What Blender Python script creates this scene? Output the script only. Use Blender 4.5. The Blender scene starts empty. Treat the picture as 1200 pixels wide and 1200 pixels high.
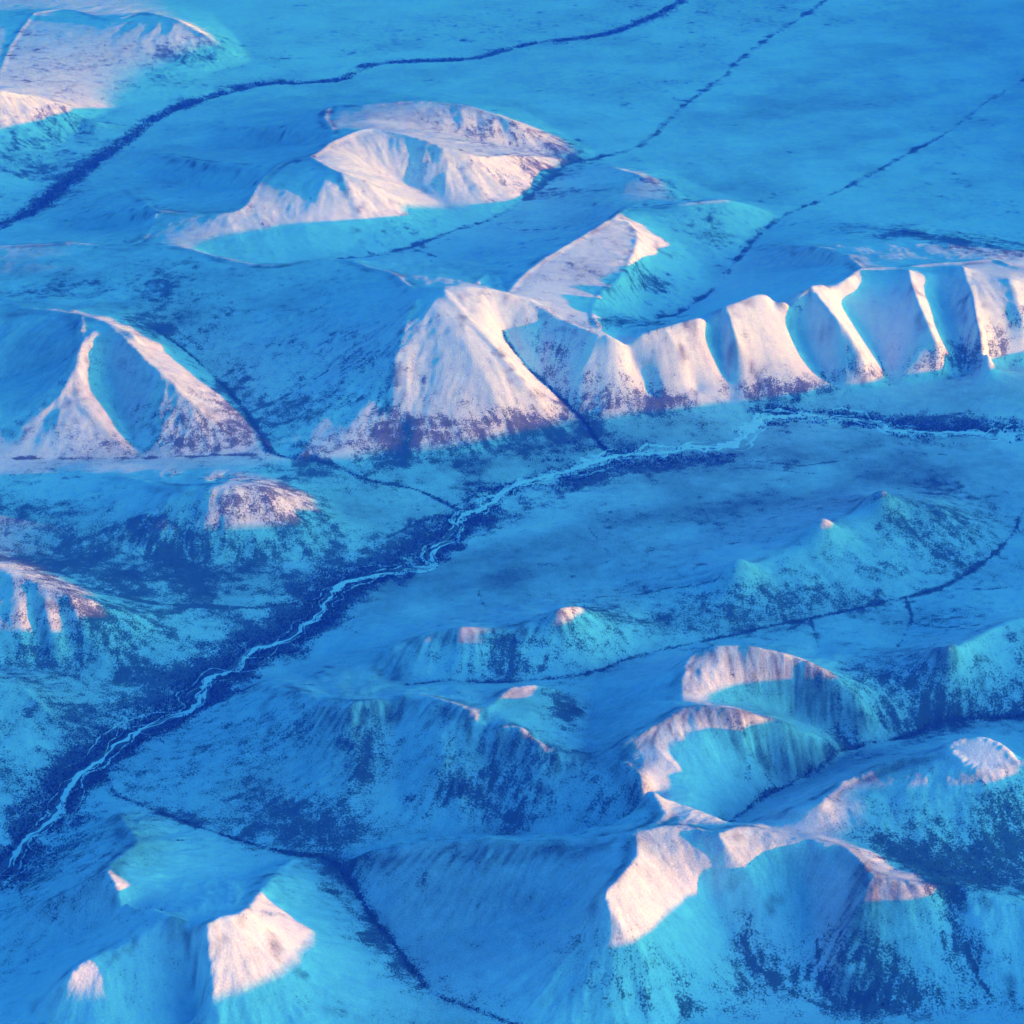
import bpy, math, random
import numpy as np
from mathutils import Vector

# ------------------------------------------------------------------ camera
scene = bpy.context.scene
CAM_H = 7000.0
PITCH = math.radians(27.0)
FOV = math.radians(24.0)
cam_data = bpy.data.cameras.new("camera")
cam = bpy.data.objects.new("camera", cam_data)
scene.collection.objects.link(cam)
cam.location = (0, 0, CAM_H)
cam.rotation_euler = (math.radians(90) - PITCH, 0, 0)
cam_data.sensor_fit = 'HORIZONTAL'
cam_data.angle = FOV
cam_data.clip_start = 10
cam_data.clip_end = 300000
scene.camera = cam

# ------------------------------------------------------------------ sky + sun
SUN_EL = math.radians(4.2)
SUN_AZ = math.radians(79.5)          # measured from straight behind the camera, towards its right
to_sun = Vector((math.sin(SUN_AZ) * math.cos(SUN_EL), -math.cos(SUN_AZ) * math.cos(SUN_EL), math.sin(SUN_EL)))
world = bpy.data.worlds.new("World")
scene.world = world
world.use_nodes = True
wn, wl = world.node_tree.nodes, world.node_tree.links
bg = wn["Background"]
sky = wn.new("ShaderNodeTexSky")
sky.sky_type = 'NISHITA'
sky.sun_disc = False
sky.sun_elevation = SUN_EL
sky.sun_rotation = math.atan2(to_sun.x, to_sun.y)
sky.altitude = 300
sky.ozone_density = 3.3
sky.air_density = 0.52
sky.dust_density = 6.0
tint = wn.new("ShaderNodeMix")
tint.data_type = 'RGBA'
tint.blend_type = 'MULTIPLY'
tint.inputs[0].default_value = 1.0
tint.inputs[7].default_value = (0.19, 1.06, 1.66, 1)     # white balance of a twilight exposure
wl.new(sky.outputs[0], tint.inputs[6])
wl.new(tint.outputs[2], bg.inputs[0])
bg.inputs[1].default_value = 0.15
sd = bpy.data.lights.new("sun", 'SUN')
sd.energy = 2.0
sd.angle = math.radians(0.6)
sd.color = (0.80, 0.22, 0.01)
sun = bpy.data.objects.new("sun", sd)
sun.rotation_euler = to_sun.to_track_quat('Z', 'Y').to_euler()
scene.collection.objects.link(sun)
scene.view_settings.view_transform = 'Standard'
scene.view_settings.look = 'None'
scene.view_settings.gamma = 1.0
scene.view_settings.exposure = 2.22
col = scene.collection

# ------------------------------------------------------------------ photo point -> place
FPX = 600.0 / math.tan(FOV / 2)
CP, SP = math.cos(PITCH), math.sin(PITCH)
RELIEF = 1.3
def lift(h):
    """surveyed height to metres"""
    return 80.0 + (h - 80.0) * RELIEF
def place(px, py, h):
    """ground point under photo pixel (1200 px frame) for a point at height h"""
    a = (px - 600.0) / FPX
    b = (600.0 - py) / FPX
    dx, dy, dz = a, CP + b * SP, -SP + b * CP
    t = (lift(h) - CAM_H) / dz
    return dx * t, dy * t
def project(x, y, z):
    zz = z - CAM_H
    depth = y * CP - zz * SP
    up = y * SP + zz * CP
    return 600.0 + FPX * x / depth, 600.0 - FPX * up / depth

# ------------------------------------------------------------------ survey of ridges and valleys
# (photo x, photo y, height in m); a missing height is filled in along the line
V = {}   # valley and foot lines
R = {}   # crest lines, keyed by the mountain they belong to
V['river'] = [(1300,512,95),(1200,510,90),(1130,508),(1050,506),(1030,498),(1000,492),(960,488),(930,489),(900,492),(880,505),(865,520),(850,525),(800,530),(760,533),(715,537),(690,545,60),(640,560),(600,570),(585,580),(570,595),(540,605),(530,620),(520,635),(505,650),(500,665),(470,668),(440,675),(400,685),(378,710,30),(372,722),(350,740),(335,752),(300,760),(285,770),(270,785),(245,795),(240,810),(235,822),(220,835),(180,850),(150,865),(130,880),(105,900),(85,915),(75,930),(65,950),(55,965),(30,985),(10,1010),(0,1020,0),(-60,1070,-6)]
V['far_river'] = [(-60,290,75),(0,265,80),(40,245),(90,205),(150,162),(200,130),(260,110),(310,98),(350,97),(400,93),(430,77),(480,72),(550,69),(600,56),(640,49),(700,42),(740,30),(790,6),(810,-10,120)]
V['creek_a'] = [(980,-10,110),(940,20),(900,45),(860,75),(850,88),(820,110),(800,125),(780,145),(765,160),(740,175),(700,185,135),(670,191),(650,205),(620,230),(580,255),(550,265),(520,275,170),(480,290),(440,300,190),(400,304,205)]
V['creek_b'] = [(1260,60,115),(1200,95),(1155,120),(1110,155),(1055,185),(1010,210),(960,235),(915,255,150),(880,285),(855,315),(840,335),(800,365,190),(770,378),(735,384,230)]
V['creek_c'] = [(590,395,360),(610,425,270),(640,452,190),(680,490,110),(700,517,78),(715,532,66)]
V['creek_d'] = [(180,385,290),(215,410,250),(250,440,200),(285,480,150),(305,510,130),(325,533,112),(390,545,95),(430,562,80),(490,575,62),(535,597,50)]
V['creek_d2'] = [(385,435,250),(340,462,190),(290,485,150)]
V['creek_f'] = [(1260,560,125),(1200,600,130),(1190,622),(1165,650),(1130,675),(1100,690),(1065,700,140),(1040,705),(1000,715),(950,725,145),(900,735),(850,747,150),(800,757),(740,772,160),(690,790,170),(600,800,175),(520,800,165),(470,806,140)]
V['creek_f2'] = [(1062,700,140),(1068,725),(1060,745),(1050,762,180)]
V['creek_f3'] = [(950,725,145),(955,745),(962,768,190)]
V['creek_g'] = [(1260,835,130),(1200,840),(1150,844),(1100,850,140),(1060,865),(1000,879,150),(960,905),(930,920,170),(890,940),(850,973,200)]
V['creek_h'] = [(115,905,12),(125,912,20),(135,930,40),(160,942,55),(220,965,80),(280,985,100),(340,1000,120),(385,1008,130),(410,1035,138),(435,1075,145),(460,1105,150),(490,1145,158),(515,1168,165),(580,1192,180),(640,1215,190)]
V['creek_t'] = [(462,1105,150),(520,1093,185),(600,1078,235),(680,1060,300)]
V['bowl_b'] = [(765,318,290),(755,340,258),(750,362,238),(757,380,220)]
# flats
V['p1'] = [(500,30,115),(800,60,112),(1250,10,110)]
V['p2'] = [(700,110,125),(950,150,130),(1250,190,140)]
V['p3'] = [(-60,-25,150),(400,-25,120),(1260,-25,110)]
V['p4'] = [(950,245,150),(1060,252,152),(1140,262,155),(1260,275,160)]
V['p5'] = [(250,85,112),(350,60,114),(420,40,114)]
V['m2foot'] = [(690,500,110),(740,490,110),(790,485,110),(850,475,110),(900,470,112),(960,462,115),(1040,455,118),(1130,440,125),(1200,430,130),(1280,425,130)]
V['m1foot'] = [(350,530,135),(400,535,125),(440,535,105),(492,540,98),(560,530,92),(620,515,90),(690,512,85)]
V['g0a'] = [(720,395,390),(745,430,260),(765,465,140)]
V['g0b'] = [(820,377,430),(838,400,320),(850,440,190),(857,470,112)]
V['g1'] = [(900,352,500),(915,370,388),(935,395,282),(955,427,176),(985,458,115)]
V['g2'] = [(968,338,500),(990,360,388),(1012,390,275),(1030,418,180),(1040,452,118)]
V['g3'] = [(1088,318,520),(1105,350,398),(1118,385,295),(1128,415,194),(1135,438,125)]
V['g4'] = [(1185,325,510),(1200,370,380),(1215,420,150)]
V['oval_m2'] = [(984,310,390),(960,312,300),(920,314,225),(880,318,185),(855,322,165)]
V['m1rib'] = [(508,354,560),(532,387,480),(560,422,382),(582,470,240),(592,505,124)]
V['m3back'] = [(-40,345,250),(60,345,270),(120,345,290),(170,350,310)]
V['m3left'] = [(-40,462,195),(0,446,215),(40,434,255),(75,420,320)]
V['m3gully'] = [(120,405,392),(128,440,272),(140,480,178),(153,512,122),(160,535,108)]
V['m3foot'] = [(-40,535,115),(60,538,110),(160,537,108),(230,535,108),(300,533,112)]
V['m4back'] = [(100,545,122),(200,550,120),(300,548,114),(370,570,100),(400,600,80)]
V['m4foot'] = [(-40,640,72),(100,650,64),(200,655,58),(300,660,48),(400,650,45),(450,630,47)]
V['m5back'] = [(-40,640,130),(60,668,110),(120,693,90),(180,707,70),(240,711,55),(300,712,42),(345,708,33)]
V['m5foot'] = [(-40,785,60),(0,782,50),(60,785,40),(120,790,30),(180,805,18),(230,795,15)]
V['m6foot'] = [(-60,930,20),(0,925,20),(40,915,16),(70,905,12)]
V['bowl7'] = [(172,1012,265),(220,1028,218),(270,1030,182),(310,1015,148),(335,1002,125)]
V['gully7'] = [(212,1092,400),(222,1130,280),(228,1170,190),(232,1215,120)]
V['m7west'] = [(100,930,10),(70,985,8),(20,1040,2),(-60,1100,-5)]
V['m7sw'] = [(-60,1165,40),(0,1140,80),(80,1107,165),(140,1080,255),(178,1084,330)]
V['m8foot'] = [(420,990,140),(500,977,150),(600,979,168),(700,975,205),(765,964,270)]
V['m8west'] = [(160,872,12),(200,850,14),(250,822,22),(290,806,40)]
V['v8'] = [(690,884,340),(685,862,300),(690,830,230),(695,800,182)]
V['m11back'] = [(500,715,75),(560,715,110),(600,706,115),(660,690,115),(720,680,115)]
V['terrace'] = [(450,700,40),(560,650,62),(700,600,80),(900,560,88),(1100,540,95),(1250,530,100)]
V['m11west'] = [(452,752,140),(420,752,90),(380,770,42),(330,790,18)]
V['m12back'] = [(780,640,95),(900,600,95),(1000,573,100),(1060,566,105),(1130,578,115),(1190,605,128)]
V['v13'] = [(815,818,400),(835,822,370),(880,828,300),(930,839,230),(980,862,170),(1000,876,152)]
V['bowl9'] = [(808,925,375),(836,945,285),(862,958,205)]
V['g14a'] = [(828,1055,300),(850,1095,220),(880,1150,150),(920,1185,128)]
V['g14b'] = [(917,990,420),(925,1015,350),(940,1055,265),(955,1105,200),(960,1150,150),(1000,1187,125)]
V['g14c'] = [(1105,1045,362),(1112,1080,300),(1130,1110,245),(1148,1150,180),(1168,1175,140)]
V['m14foot'] = [(640,1215,190),(760,1225,140),(800,1197,130),(880,1190,125),(950,1188,122),(1000,1187,125),(1060,1180,130),(1130,1178,135),(1168,1176,140),(1200,1168,145),(1280,1160,150)]
V['v15'] = [(905,972,375),(960,978,365),(1000,986,360),(1060,1010,335),(1100,1022,310),(1150,1030,285),(1200,1040,260),(1280,1055,235)]
V['south'] = [(-60,1290,60),(200,1290,120),(450,1280,150),(700,1290,150),(1000,1270,120),(1280,1250,140)]
V['oval1'] = [(170,264,235),(140,267,165),(100,269,115),(50,270,86)]
V['oval2'] = [(294,222,305),(260,223,205),(218,218,135),(160,203,102)]
V['oval3'] = [(376,168,390),(345,170,265),(300,173,165),(230,172,102)]
V['v0bc'] = [(420,190,385),(470,214,255),(520,241,195),(555,260,170)]
V['v0cd'] = [(430,140,395),(520,157,300),(600,172,200),(665,187,140)]
V['m0back'] = [(330,112,110),(400,112,118),(490,106,122),(580,115,124),(650,150,126),(700,180,128)]
V['c1back'] = [(400,307,205),(350,311,200),(300,313,210),(245,299,260)]
V['g0m'] = [(385,215,440),(398,258,300),(408,296,200)]
V['basin0e'] = [(695,259,260),(670,258,200),(640,257,175),(595,254,162)]
V['basin0e2'] = [(568,306,260),(545,306,215),(515,304,195),(488,298,185)]
V['v0ef'] = [(770,263,270),(800,287,220),(838,328,165)]
V['b0f'] = [(700,192,134),(760,190,135),(830,222,140),(900,240,148)]
V['t1foot'] = [(60,180,100),(130,128,105),(200,117,105),(260,100,110)]
V['t1east'] = [(295,78,113),(285,55,115),(262,28,117),(230,2,119),(170,-12,122),(60,-15,140)]
V['t12'] = [(-20,93,300),(60,107,220),(120,132,125)]
V['t2foot'] = [(-40,262,85),(20,222,90),(70,185,95)]

R['m2'] = [[(660,378,430),(700,392,420),(740,395,410),(800,378,450),(850,360,500),(890,343,540),(930,343,530),(955,334,540),(990,328,530),(1010,316,512),(1060,314,505),(1090,310,502),(1130,308,500),(1165,305,498),(1200,315,490),(1300,320,480)],
 [(1010,314,520),(985,298,430),(940,288,330),(890,290,200),(870,293,165)],
 [(945,259,165),(1000,264,250),(1060,270,310),(1130,282,360),(1200,294,380),(1280,300,380)],
 [(780,385,440),(800,420,300),(815,460,140)],
 [(850,362,500),(862,395,385),(880,430,235),(890,460,130)],
 [(950,336,540),(972,362,468),(996,392,355),(1012,425,230),(1012,455,118)],
 [(1065,315,542),(1073,345,478),(1088,380,375),(1103,410,262),(1110,440,125)],
 [(1128,310,550),(1136,340,482),(1148,380,388),(1160,415,258)]]
R['m1'] = [[(-60,290,230),(0,288,250),(80,285,270),(140,291,285),(200,288,320),(240,296,335),(267,305,350),(310,311,360),(350,306,365),(400,304,365),(430,313,405),(460,322,430),(485,340,530),(505,336,580),(545,335,590),(580,339,560),(620,352,500),(660,378,430)],
 [(487,350,560),(474,380,490),(463,420,390),(458,460,280),(460,500,172),(466,532,106)],
 [(520,340,590),(545,370,512),(575,400,425),(605,435,325),(635,470,195),(652,492,115)]]
R['m3'] = [[(-40,375,360),(40,364,400),(95,370,440),(130,380,450),(160,395,430)],
 [(95,372,445),(95,400,420),(88,430,350),(70,462,270),(40,490,200),(0,515,140)],
 [(72,460,270),(100,480,225),(125,505,165),(150,530,114)],
 [(130,382,450),(150,403,415),(175,425,370),(195,447,320),(185,490,200),(178,522,122)],
 [(150,403,415),(195,445,322),(225,472,250),(255,500,172),(287,526,114)]]
R['m4'] = [[(-40,560,112),(60,552,118),(130,558,140),(200,568,240),(235,565,300),(270,562,310),(310,568,285),(345,582,200),(380,605,110)]]
R['m5'] = [[(-60,645,330),(0,664,310),(40,680,290),(80,697,260),(130,712,180),(180,730,95)],[(45,683,288),(55,720,205),(68,765,85)],[(15,670,305),(22,715,215),(28,768,85)],[(82,698,258),(98,735,165),(112,768,70)]]
V['m5g'] = [(28,682,280),(35,705,228),(42,735,152),(47,772,52)]
V['m5g2'] = [(62,694,262),(70,715,205),(80,740,135),(90,772,48)]
R['m6'] = [[(-60,790,170),(0,800,150),(25,805,140),(50,830,105),(75,860,55),(95,885,18)]]
R['m7'] = [[(137,948,150),(150,970,230),(160,985,290),(140,1005,330),(125,1020,370),(140,1042,390),(165,1058,410),(195,1073,440),(220,1080,470),(237,1080,500),(260,1073,490),(285,1069,470),(310,1040,360),(330,1020,270),(345,1005,180)],
 [(195,1073,440),(150,1105,390),(110,1125,352),(78,1142,345),(60,1165,265),(40,1205,170),(20,1250,90)],
 [(237,1080,500),(238,1110,440),(243,1145,370),(250,1175,310),(262,1215,230)],
 [(285,1069,470),(310,1088,405),(335,1112,345),(370,1150,260),(420,1190,200)],
 [(125,1020,370),(60,1060,230),(0,1100,120)]]
R['m8'] = [[(300,802,70),(312,803,125),(350,812,275),(400,822,390),(440,818,402),(467,813,408),(500,816,415),(550,832,428),(573,846,434),(617,856,420),(633,873,405),(660,884,380),(690,884,355),(715,886,365)],
 [(555,832,415),(575,826,425),(600,807,388),(640,803,365),(670,818,310),(682,840,275)],
 [(410,822,392),(415,870,295),(430,930,190),(435,975,145)],[(330,810,205),(300,870,165),(262,930,110)],[(500,817,415),(520,880,330),(542,960,195)],[(620,857,405),(640,910,330),(662,965,215)]]
V['m8g1'] = [(372,832,275),(355,900,165),(342,985,122)]
V['m8g2'] = [(460,824,350),(468,895,230),(470,970,150)]
V['m8g3'] = [(562,848,385),(580,910,265),(600,972,172)]
R['m14'] = [[(742,977,480),(765,970,485),(790,969,475),(815,972,468),(840,978,478),(865,970,465),(890,972,450),(915,981,440),(950,985,438),(985,990,432),(1010,1012,430),(1020,1027,430),(1060,1035,415),(1090,1040,395),(1110,1042,370),(1135,1040,385),(1165,1050,370),(1200,1062,350),(1300,1085,330)],
 [(742,977,480),(747,1000,490),(728,1025,505),(708,1045,515),(722,1072,460),(745,1105,370),(765,1140,280),(790,1185,165)],
 [(840,978,478),(858,1000,438),(880,1025,382),(905,1060,300),(930,1100,222)],
 [(1017,1028,430),(1005,1065,360),(992,1095,300),(990,1130,228),(1010,1165,152)],
 [(1135,1041,385),(1140,1070,335),(1160,1110,265),(1185,1150,185)],
 [(405,1008,170),(440,997,260),(500,987,325),(560,985,362),(600,987,378),(660,986,402),(700,982,435),(742,977,480)]]
R['m11'] = [[(455,800,140),(452,785,155),(458,757,240),(500,742,285),(540,733,325),(570,738,295),(600,738,292),(640,722,335),(655,708,405),(680,712,335),(720,722,205),(770,730,150)]]
R['m13'] = [[(800,815,410),(800,800,420),(803,775,455),(815,760,480),(840,755,500),(880,757,500),(920,765,480),(960,780,440),(990,800,380),(1010,825,290),(1030,850,180)]]
R['m9'] = [[(715,886,365),(722,876,405),(735,865,435),(775,846,465),(800,829,490),(830,827,500),(870,831,490),(920,845,420),(960,864,290),(1000,880,160)],
 [(715,886,365),(750,906,455),(768,935,455),(778,960,425),(745,976,475)],
 [(870,832,488),(872,868,385),(900,900,240),(925,917,178)]]
R['m15'] = [[(850,975,205),(880,965,290),(905,955,350),(935,946,415),(962,940,432),(968,933,418),(1000,912,425),(1050,893,450),(1105,880,485),(1112,868,512),(1150,862,520),(1180,875,505),(1197,893,476),(1300,900,460)],
 [(1110,880,497),(1140,899,480),(1190,903,464)]]
R['m12'] = [[(740,690,140),(800,680,190),(860,664,270),(890,660,258),(930,640,262),(965,618,290),(1000,600,290),(1040,580,302),(1080,585,285),(1110,600,245),(1150,630,170)]]
R['m16'] = [[(1000,757,200),(1050,765,290),(1090,762,375),(1112,755,455),(1140,750,385),(1170,735,370),(1200,722,390),(1280,715,400)],[(1112,757,455),(1122,785,350),(1145,815,220)]]
R['m0'] = [[(180,247,330),(240,252,345),(285,244,372),(305,212,410),(335,190,430),(362,184,470),(385,168,470),(388,152,430),(380,138,380),(390,126,350),(430,123,380),(490,119,400),(550,124,400),(600,142,330),(640,165,220),(685,189,138)],
 [(305,212,410),(300,196,380),(240,190,260),(190,182,160),(175,178,108)],
 [(180,247,330),(160,228,190),(130,210,100)],
 [(180,247,330),(180,262,305),(165,282,290),(140,291,285)],
 [(178,245,320),(130,246,200),(90,240,115)],
 [(388,154,430),(330,152,300),(270,150,180),(245,142,105)],
 [(362,184,470),(400,203,470),(430,213,430),(460,232,330),(490,250,240),(522,270,175)],
 [(400,205,465),(415,240,352),(425,275,235),(430,298,195)],
 [(385,168,470),(430,151,485),(480,160,460),(520,173,430),(555,183,370),(600,182,300),(640,184,200),(675,189,142)]]
R['h0d'] = [[(690,195,138),(720,197,215),(750,205,240),(790,225,205),(815,240,160)]]
R['h0e'] = [[(705,260,380),(712,258,445),(690,272,462),(660,290,470),(632,308,472),(608,328,478),(596,342,492)],[(712,258,445),(735,262,425),(747,275,412),(742,300,410),(728,325,412),(704,345,420),(694,365,420),(702,384,415)],[(747,275,412),(770,292,305)],
 [(700,270,345),(650,272,265),(600,272,205),(560,270,172)],
 [(735,243,275),(690,239,210),(640,240,162)],[(715,258,438),(735,243,285)],
 [(590,345,490),(575,325,400),(560,332,470)],
 [(770,292,305),(785,298,280),(805,312,230),(832,332,172)]]
R['h0f'] = [[(770,243,270),(800,238,300),(850,234,290),(880,242,225),(908,253,155)]]
R['t1'] = [[(40,15,270),(80,12,265),(130,22,310),(170,14,350),(210,24,345),(245,45,265),(280,68,135)],[(40,15,270),(15,50,260),(0,85,270)]]
R['t2'] = [[(-60,100,420),(0,106,400),(40,112,330),(90,130,220),(130,152,112)]]
USE_HAZE = True

# unseen range added east of the frame, crest shaped to shade the ground: (photo x, photo y, height up to which its shadow lies)
SHADE = [(75,1150,312),(280,1165,338),(860,1045,365),(1050,1055,372),(940,962,372),(1020,930,436),(1150,907,448),(850,850,440),(900,800,395),(1112,780,400),(655,738,345),(870,668,318),(960,624,336),(1040,592,346),(620,575,240),(500,532,150),(740,482,128),(900,466,128),(1040,445,155),(1150,415,185),(50,615,132),(20,640,118),(150,541,110)]
TE = math.tan(SUN_EL)
east = []
for px_, py_, h_ in SHADE:
    x_, y_ = place(px_, py_, h_)
    d_ = 0.0
    while x_ + d_ * math.sin(SUN_AZ) < 0.238 * (y_ - d_ * math.cos(SUN_AZ)) + 1500:
        d_ += 20
    east.append((x_ + d_ * math.sin(SUN_AZ), y_ - d_ * math.cos(SUN_AZ), lift(h_) + d_ * TE))
east.sort(key=lambda p: p[1])
east = [(east[0][0], 6400, 600)] + east + [(5350, 16300, 510), (5480, 16800, 560), (5600, 17300, 870), (5750, 17700, 700), (5900, 18100, 620), (6100, 18800, 620), (6350, 19600, 640), (6500, 20050, 960), (6700, 20800, 1030), (6900, 22300, 1070), (7300, 24000, 1000), (7400, 28000, 1000), (7300, 29900, 850)]
EAST_LINES = []
for off, k in ((0, None), (-900, 150), (1100, 150)):
    pts = []
    for (a, b) in zip(east, east[1:]):
        n = max(1, int(math.hypot(b[0] - a[0], b[1] - a[1]) / 12))
        for t in range(n):
            f_ = t / n
            pts.append((a[0] + (b[0] - a[0]) * f_ + off, a[1] + (b[1] - a[1]) * f_, k if k else a[2] + (b[2] - a[2]) * f_))
    EAST_LINES.append(np.array(pts))

# ------------------------------------------------------------------ height field
def fill(pts):
    """fill in missing heights along a surveyed line"""
    p = [list(q) + ([None] if len(q) == 2 else []) for q in pts]
    s = [0.0]
    for a, b in zip(p, p[1:]):
        s.append(s[-1] + math.hypot(b[0] - a[0], b[1] - a[1]))
    ks = [i for i, q in enumerate(p) if q[2] is not None]
    hs = np.interp(s, [s[i] for i in ks], [p[i][2] for i in ks])
    return [(q[0], q[1], float(h)) for q, h in zip(p, hs)]
def smooth_line(pts, step):
    """world polyline through surveyed points (Catmull-Rom), about one point per step metres"""
    w = np.array([(*place(x, y, h), lift(h)) for x, y, h in fill(pts)])
    P = np.vstack([2 * w[0] - w[1], w, 2 * w[-1] - w[-2]])
    out = []
    for i in range(1, len(P) - 2):
        p0, p1, p2, p3 = P[i - 1], P[i], P[i + 1], P[i + 2]
        n = max(2, int(np.hypot(*(p2 - p1)[:2]) / step))
        t = np.linspace(0, 1, n, endpoint=False)[:, None]
        c = 0.5 * (2 * p1 + (p2 - p0) * t + (2 * p0 - 5 * p1 + 4 * p2 - p3) * t ** 2 + (3 * p1 - p0 - 3 * p2 + p3) * t ** 3)
        c[:, 2] = (p1 + (p2 - p1) * t)[:, 2]
        out.append(c)
    out.append(w[-1:])
    return np.vstack(out)

rng = np.random.default_rng(7)
CELL = 26.0
X0, X1, Y0, Y1 = -7800.0, 7800.0, 6500.0, 29900.0
NX, NY = int((X1 - X0) / CELL) + 1, int((Y1 - Y0) / CELL) + 1

def raster(lines, cell, nx, ny):
    s = np.zeros(nx * ny); n = np.zeros(nx * ny)
    for l in lines:
        i = np.rint((l[:, 0] - X0) / cell).astype(int); j = np.rint((l[:, 1] - Y0) / cell).astype(int)
        ok = (i >= 0) & (i < nx) & (j >= 0) & (j < ny)
        k = j[ok] * nx + i[ok]
        s += np.bincount(k, l[ok, 2], nx * ny); n += np.bincount(k, None, nx * ny)
    m = n > 0
    s[m] /= n[m]
    return s.reshape(ny, nx), m.reshape(ny, nx)
def resize(a, ny, nx):
    yy = np.linspace(0, a.shape[0] - 1, ny); xx = np.linspace(0, a.shape[1] - 1, nx)
    def cub(a, t):
        i = np.clip(np.floor(t).astype(int), 0, a.shape[0] - 2); f = (t - i)[:, None]
        g = lambda k: a[np.clip(i + k, 0, a.shape[0] - 1)]
        p0, p1, p2, p3 = g(-1), g(0), g(1), g(2)
        return p1 + 0.5 * f * (p2 - p0 + f * (2 * p0 - 5 * p1 + 4 * p2 - p3 + f * (3 * (p1 - p2) + p3 - p0)))
    return cub(cub(a, yy).T, xx).T
def solve(lines, stop=1):
    """membrane stretched between the surveyed lines, coarse to fine"""
    z = None
    for lev in (32, 16, 8, 4, 2, 1):
        if lev < stop:
            break
        c = CELL * lev
        nx, ny = int(round((X1 - X0) / c)) + 1, int(round((Y1 - Y0) / c)) + 1
        v, m = raster(lines, c, nx, ny)
        z = np.full((ny, nx), 120.0) if z is None else resize(z, ny, nx)
        z[m] = v[m]
        jj, ii = np.mgrid[0:ny, 0:nx]
        red = ((ii + jj) % 2 == 0)
        for it in range(260 if lev > 2 else (110 if lev == 2 else 60)):
            for par in (red, ~red):
                p = np.pad(z, 1, mode='edge')
                a = 0.25 * (p[:-2, 1:-1] + p[2:, 1:-1] + p[1:-1, :-2] + p[1:-1, 2:])
                q = par & ~m
                z[q] += 1.5 * (a[q] - z[q]) if lev > 1 else (a[q] - z[q])
    return z if stop == 1 else resize(z, NY, NX)
def blur(a, s):
    r = int(3 * s) + 1
    k = np.exp(-0.5 * (np.arange(-r, r + 1) / s) ** 2); k /= k.sum()
    p = np.pad(a, ((r, r), (0, 0)), mode='edge'); a = sum(k[i] * p[i:i + a.shape[0]] for i in range(2 * r + 1))
    p = np.pad(a, ((0, 0), (r, r)), mode='edge'); return sum(k[i] * p[:, i:i + a.shape[1]] for i in range(2 * r + 1))

vlines = {k: smooth_line(p, 12.0) for k, p in V.items()}
rlines = {k: [smooth_line(p, 12.0) for p in ls] for k, ls in R.items()}
base = solve(list(vlines.values()) + EAST_LINES[1:], 4)
Z = solve(list(vlines.values()) + [l for ls in rlines.values() for l in ls] + EAST_LINES)
Z = 0.6 * blur(Z, 0.7) + 0.4 * blur(Z, 1.3)

# finer grid
FC = CELL / 2
FX, FY = NX * 2 - 1, NY * 2 - 1
Z = resize(Z, FY, FX)
base = resize(base, FY, FX).astype(np.float32)
xs = X0 + FC * np.arange(FX); ys = Y0 + FC * np.arange(FY)
GX, GY = np.meshgrid(xs.astype(np.float32), ys.astype(np.float32))
Z = Z.astype(np.float32)

TAB = rng.random((512, 512)).astype(np.float32)
def hash2(i, j, k):
    return TAB[(i + 131 * k) & 511, (j + 57 * k + (i >> 9)) & 511]
def vnoise(x, y, k=0):
    i = np.floor(x).astype(np.int32); j = np.floor(y).astype(np.int32)
    u = x - i; v = y - j
    u = u * u * u * (u * (6 * u - 15) + 10); v = v * v * v * (v * (6 * v - 15) + 10)
    a, b, c, d = hash2(i, j, k), hash2(i + 1, j, k), hash2(i, j + 1, k), hash2(i + 1, j + 1, k)
    return (a + (b - a) * u + (c - a) * v + (a - b - c + d) * u * v) * 2 - 1
def fbm(x, y, oct, k=0):
    s = 0; a = 1; t = 0
    for o in range(oct):
        s = s + a * vnoise(x + 17.3 * o, y - 9.1 * o, k + o); t += a; a *= 0.5
        x, y = 2.03 * (0.8 * x - 0.6 * y), 2.03 * (0.6 * x + 0.8 * y)
    return s / t
def gullies(x, y, gx, gy, k):
    """stripes that run down the slope (gx, gy is the unit fall line), one wave per unit"""
    i = np.floor(x).astype(np.int32); j = np.floor(y).astype(np.int32)
    s = np.zeros_like(x); w = np.zeros_like(x)
    for di in (-1, 0, 1):
        for dj in (-1, 0, 1):
            ci, cj = i + di, j + dj
            rx = x - (ci + 0.5 + 0.8 * (hash2(ci, cj, k) - 0.5)); ry = y - (cj + 0.5 + 0.8 * (hash2(ci, cj, k + 5) - 0.5))
            g = np.exp(-2.2 * (rx * rx + ry * ry))
            s += g * np.cos(6.283 * (rx * -gy + ry * gx) + 6.283 * hash2(ci, cj, k + 9)); w += g
    return s / w

Zs = blur(Z, 6.0)
sy, sx = np.gradient(Zs, FC)
sl = np.hypot(sx, sy) + 1e-6
fx, fy = sx / sl, sy / sl
steep = np.clip((sl - 0.08) / 0.34, 0, 1)
rel = np.clip((Z - base) / 380.0, 0, 1)
HX, HY = GX[::2, ::2], GY[::2, ::2]
def lo(a):
    return resize(a, FY, FX).astype(np.float32)
wxh = HX + 60 * fbm(HX / 420, HY / 420, 3, 40); wyh = HY + 60 * fbm(HX / 420, HY / 420, 3, 50)
wx, wy = lo(wxh), lo(wyh)
fxh, fyh, steeph = fx[::2, ::2], fy[::2, ::2], steep[::2, ::2]
inview = np.abs(GX) < 0.222 * GY + 900           # fine relief only where it can be seen
def masked(f, *arrs):
    o = np.zeros((FY, FX), np.float32); o[inview] = f(*[a[inview] for a in arrs]); return o
D = lo(steeph * (11.0 * gullies(wxh / 300, wyh / 300, fxh, fyh, 1) + 5.0 * gullies(wxh / 130, wyh / 130, fxh, fyh, 2) * (0.6 + 0.5 * fbm(HX / 700, HY / 700, 2, 77)))
       + (3 + 9 * steeph) * fbm(HX / 500, HY / 500, 4, 4))
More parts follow.
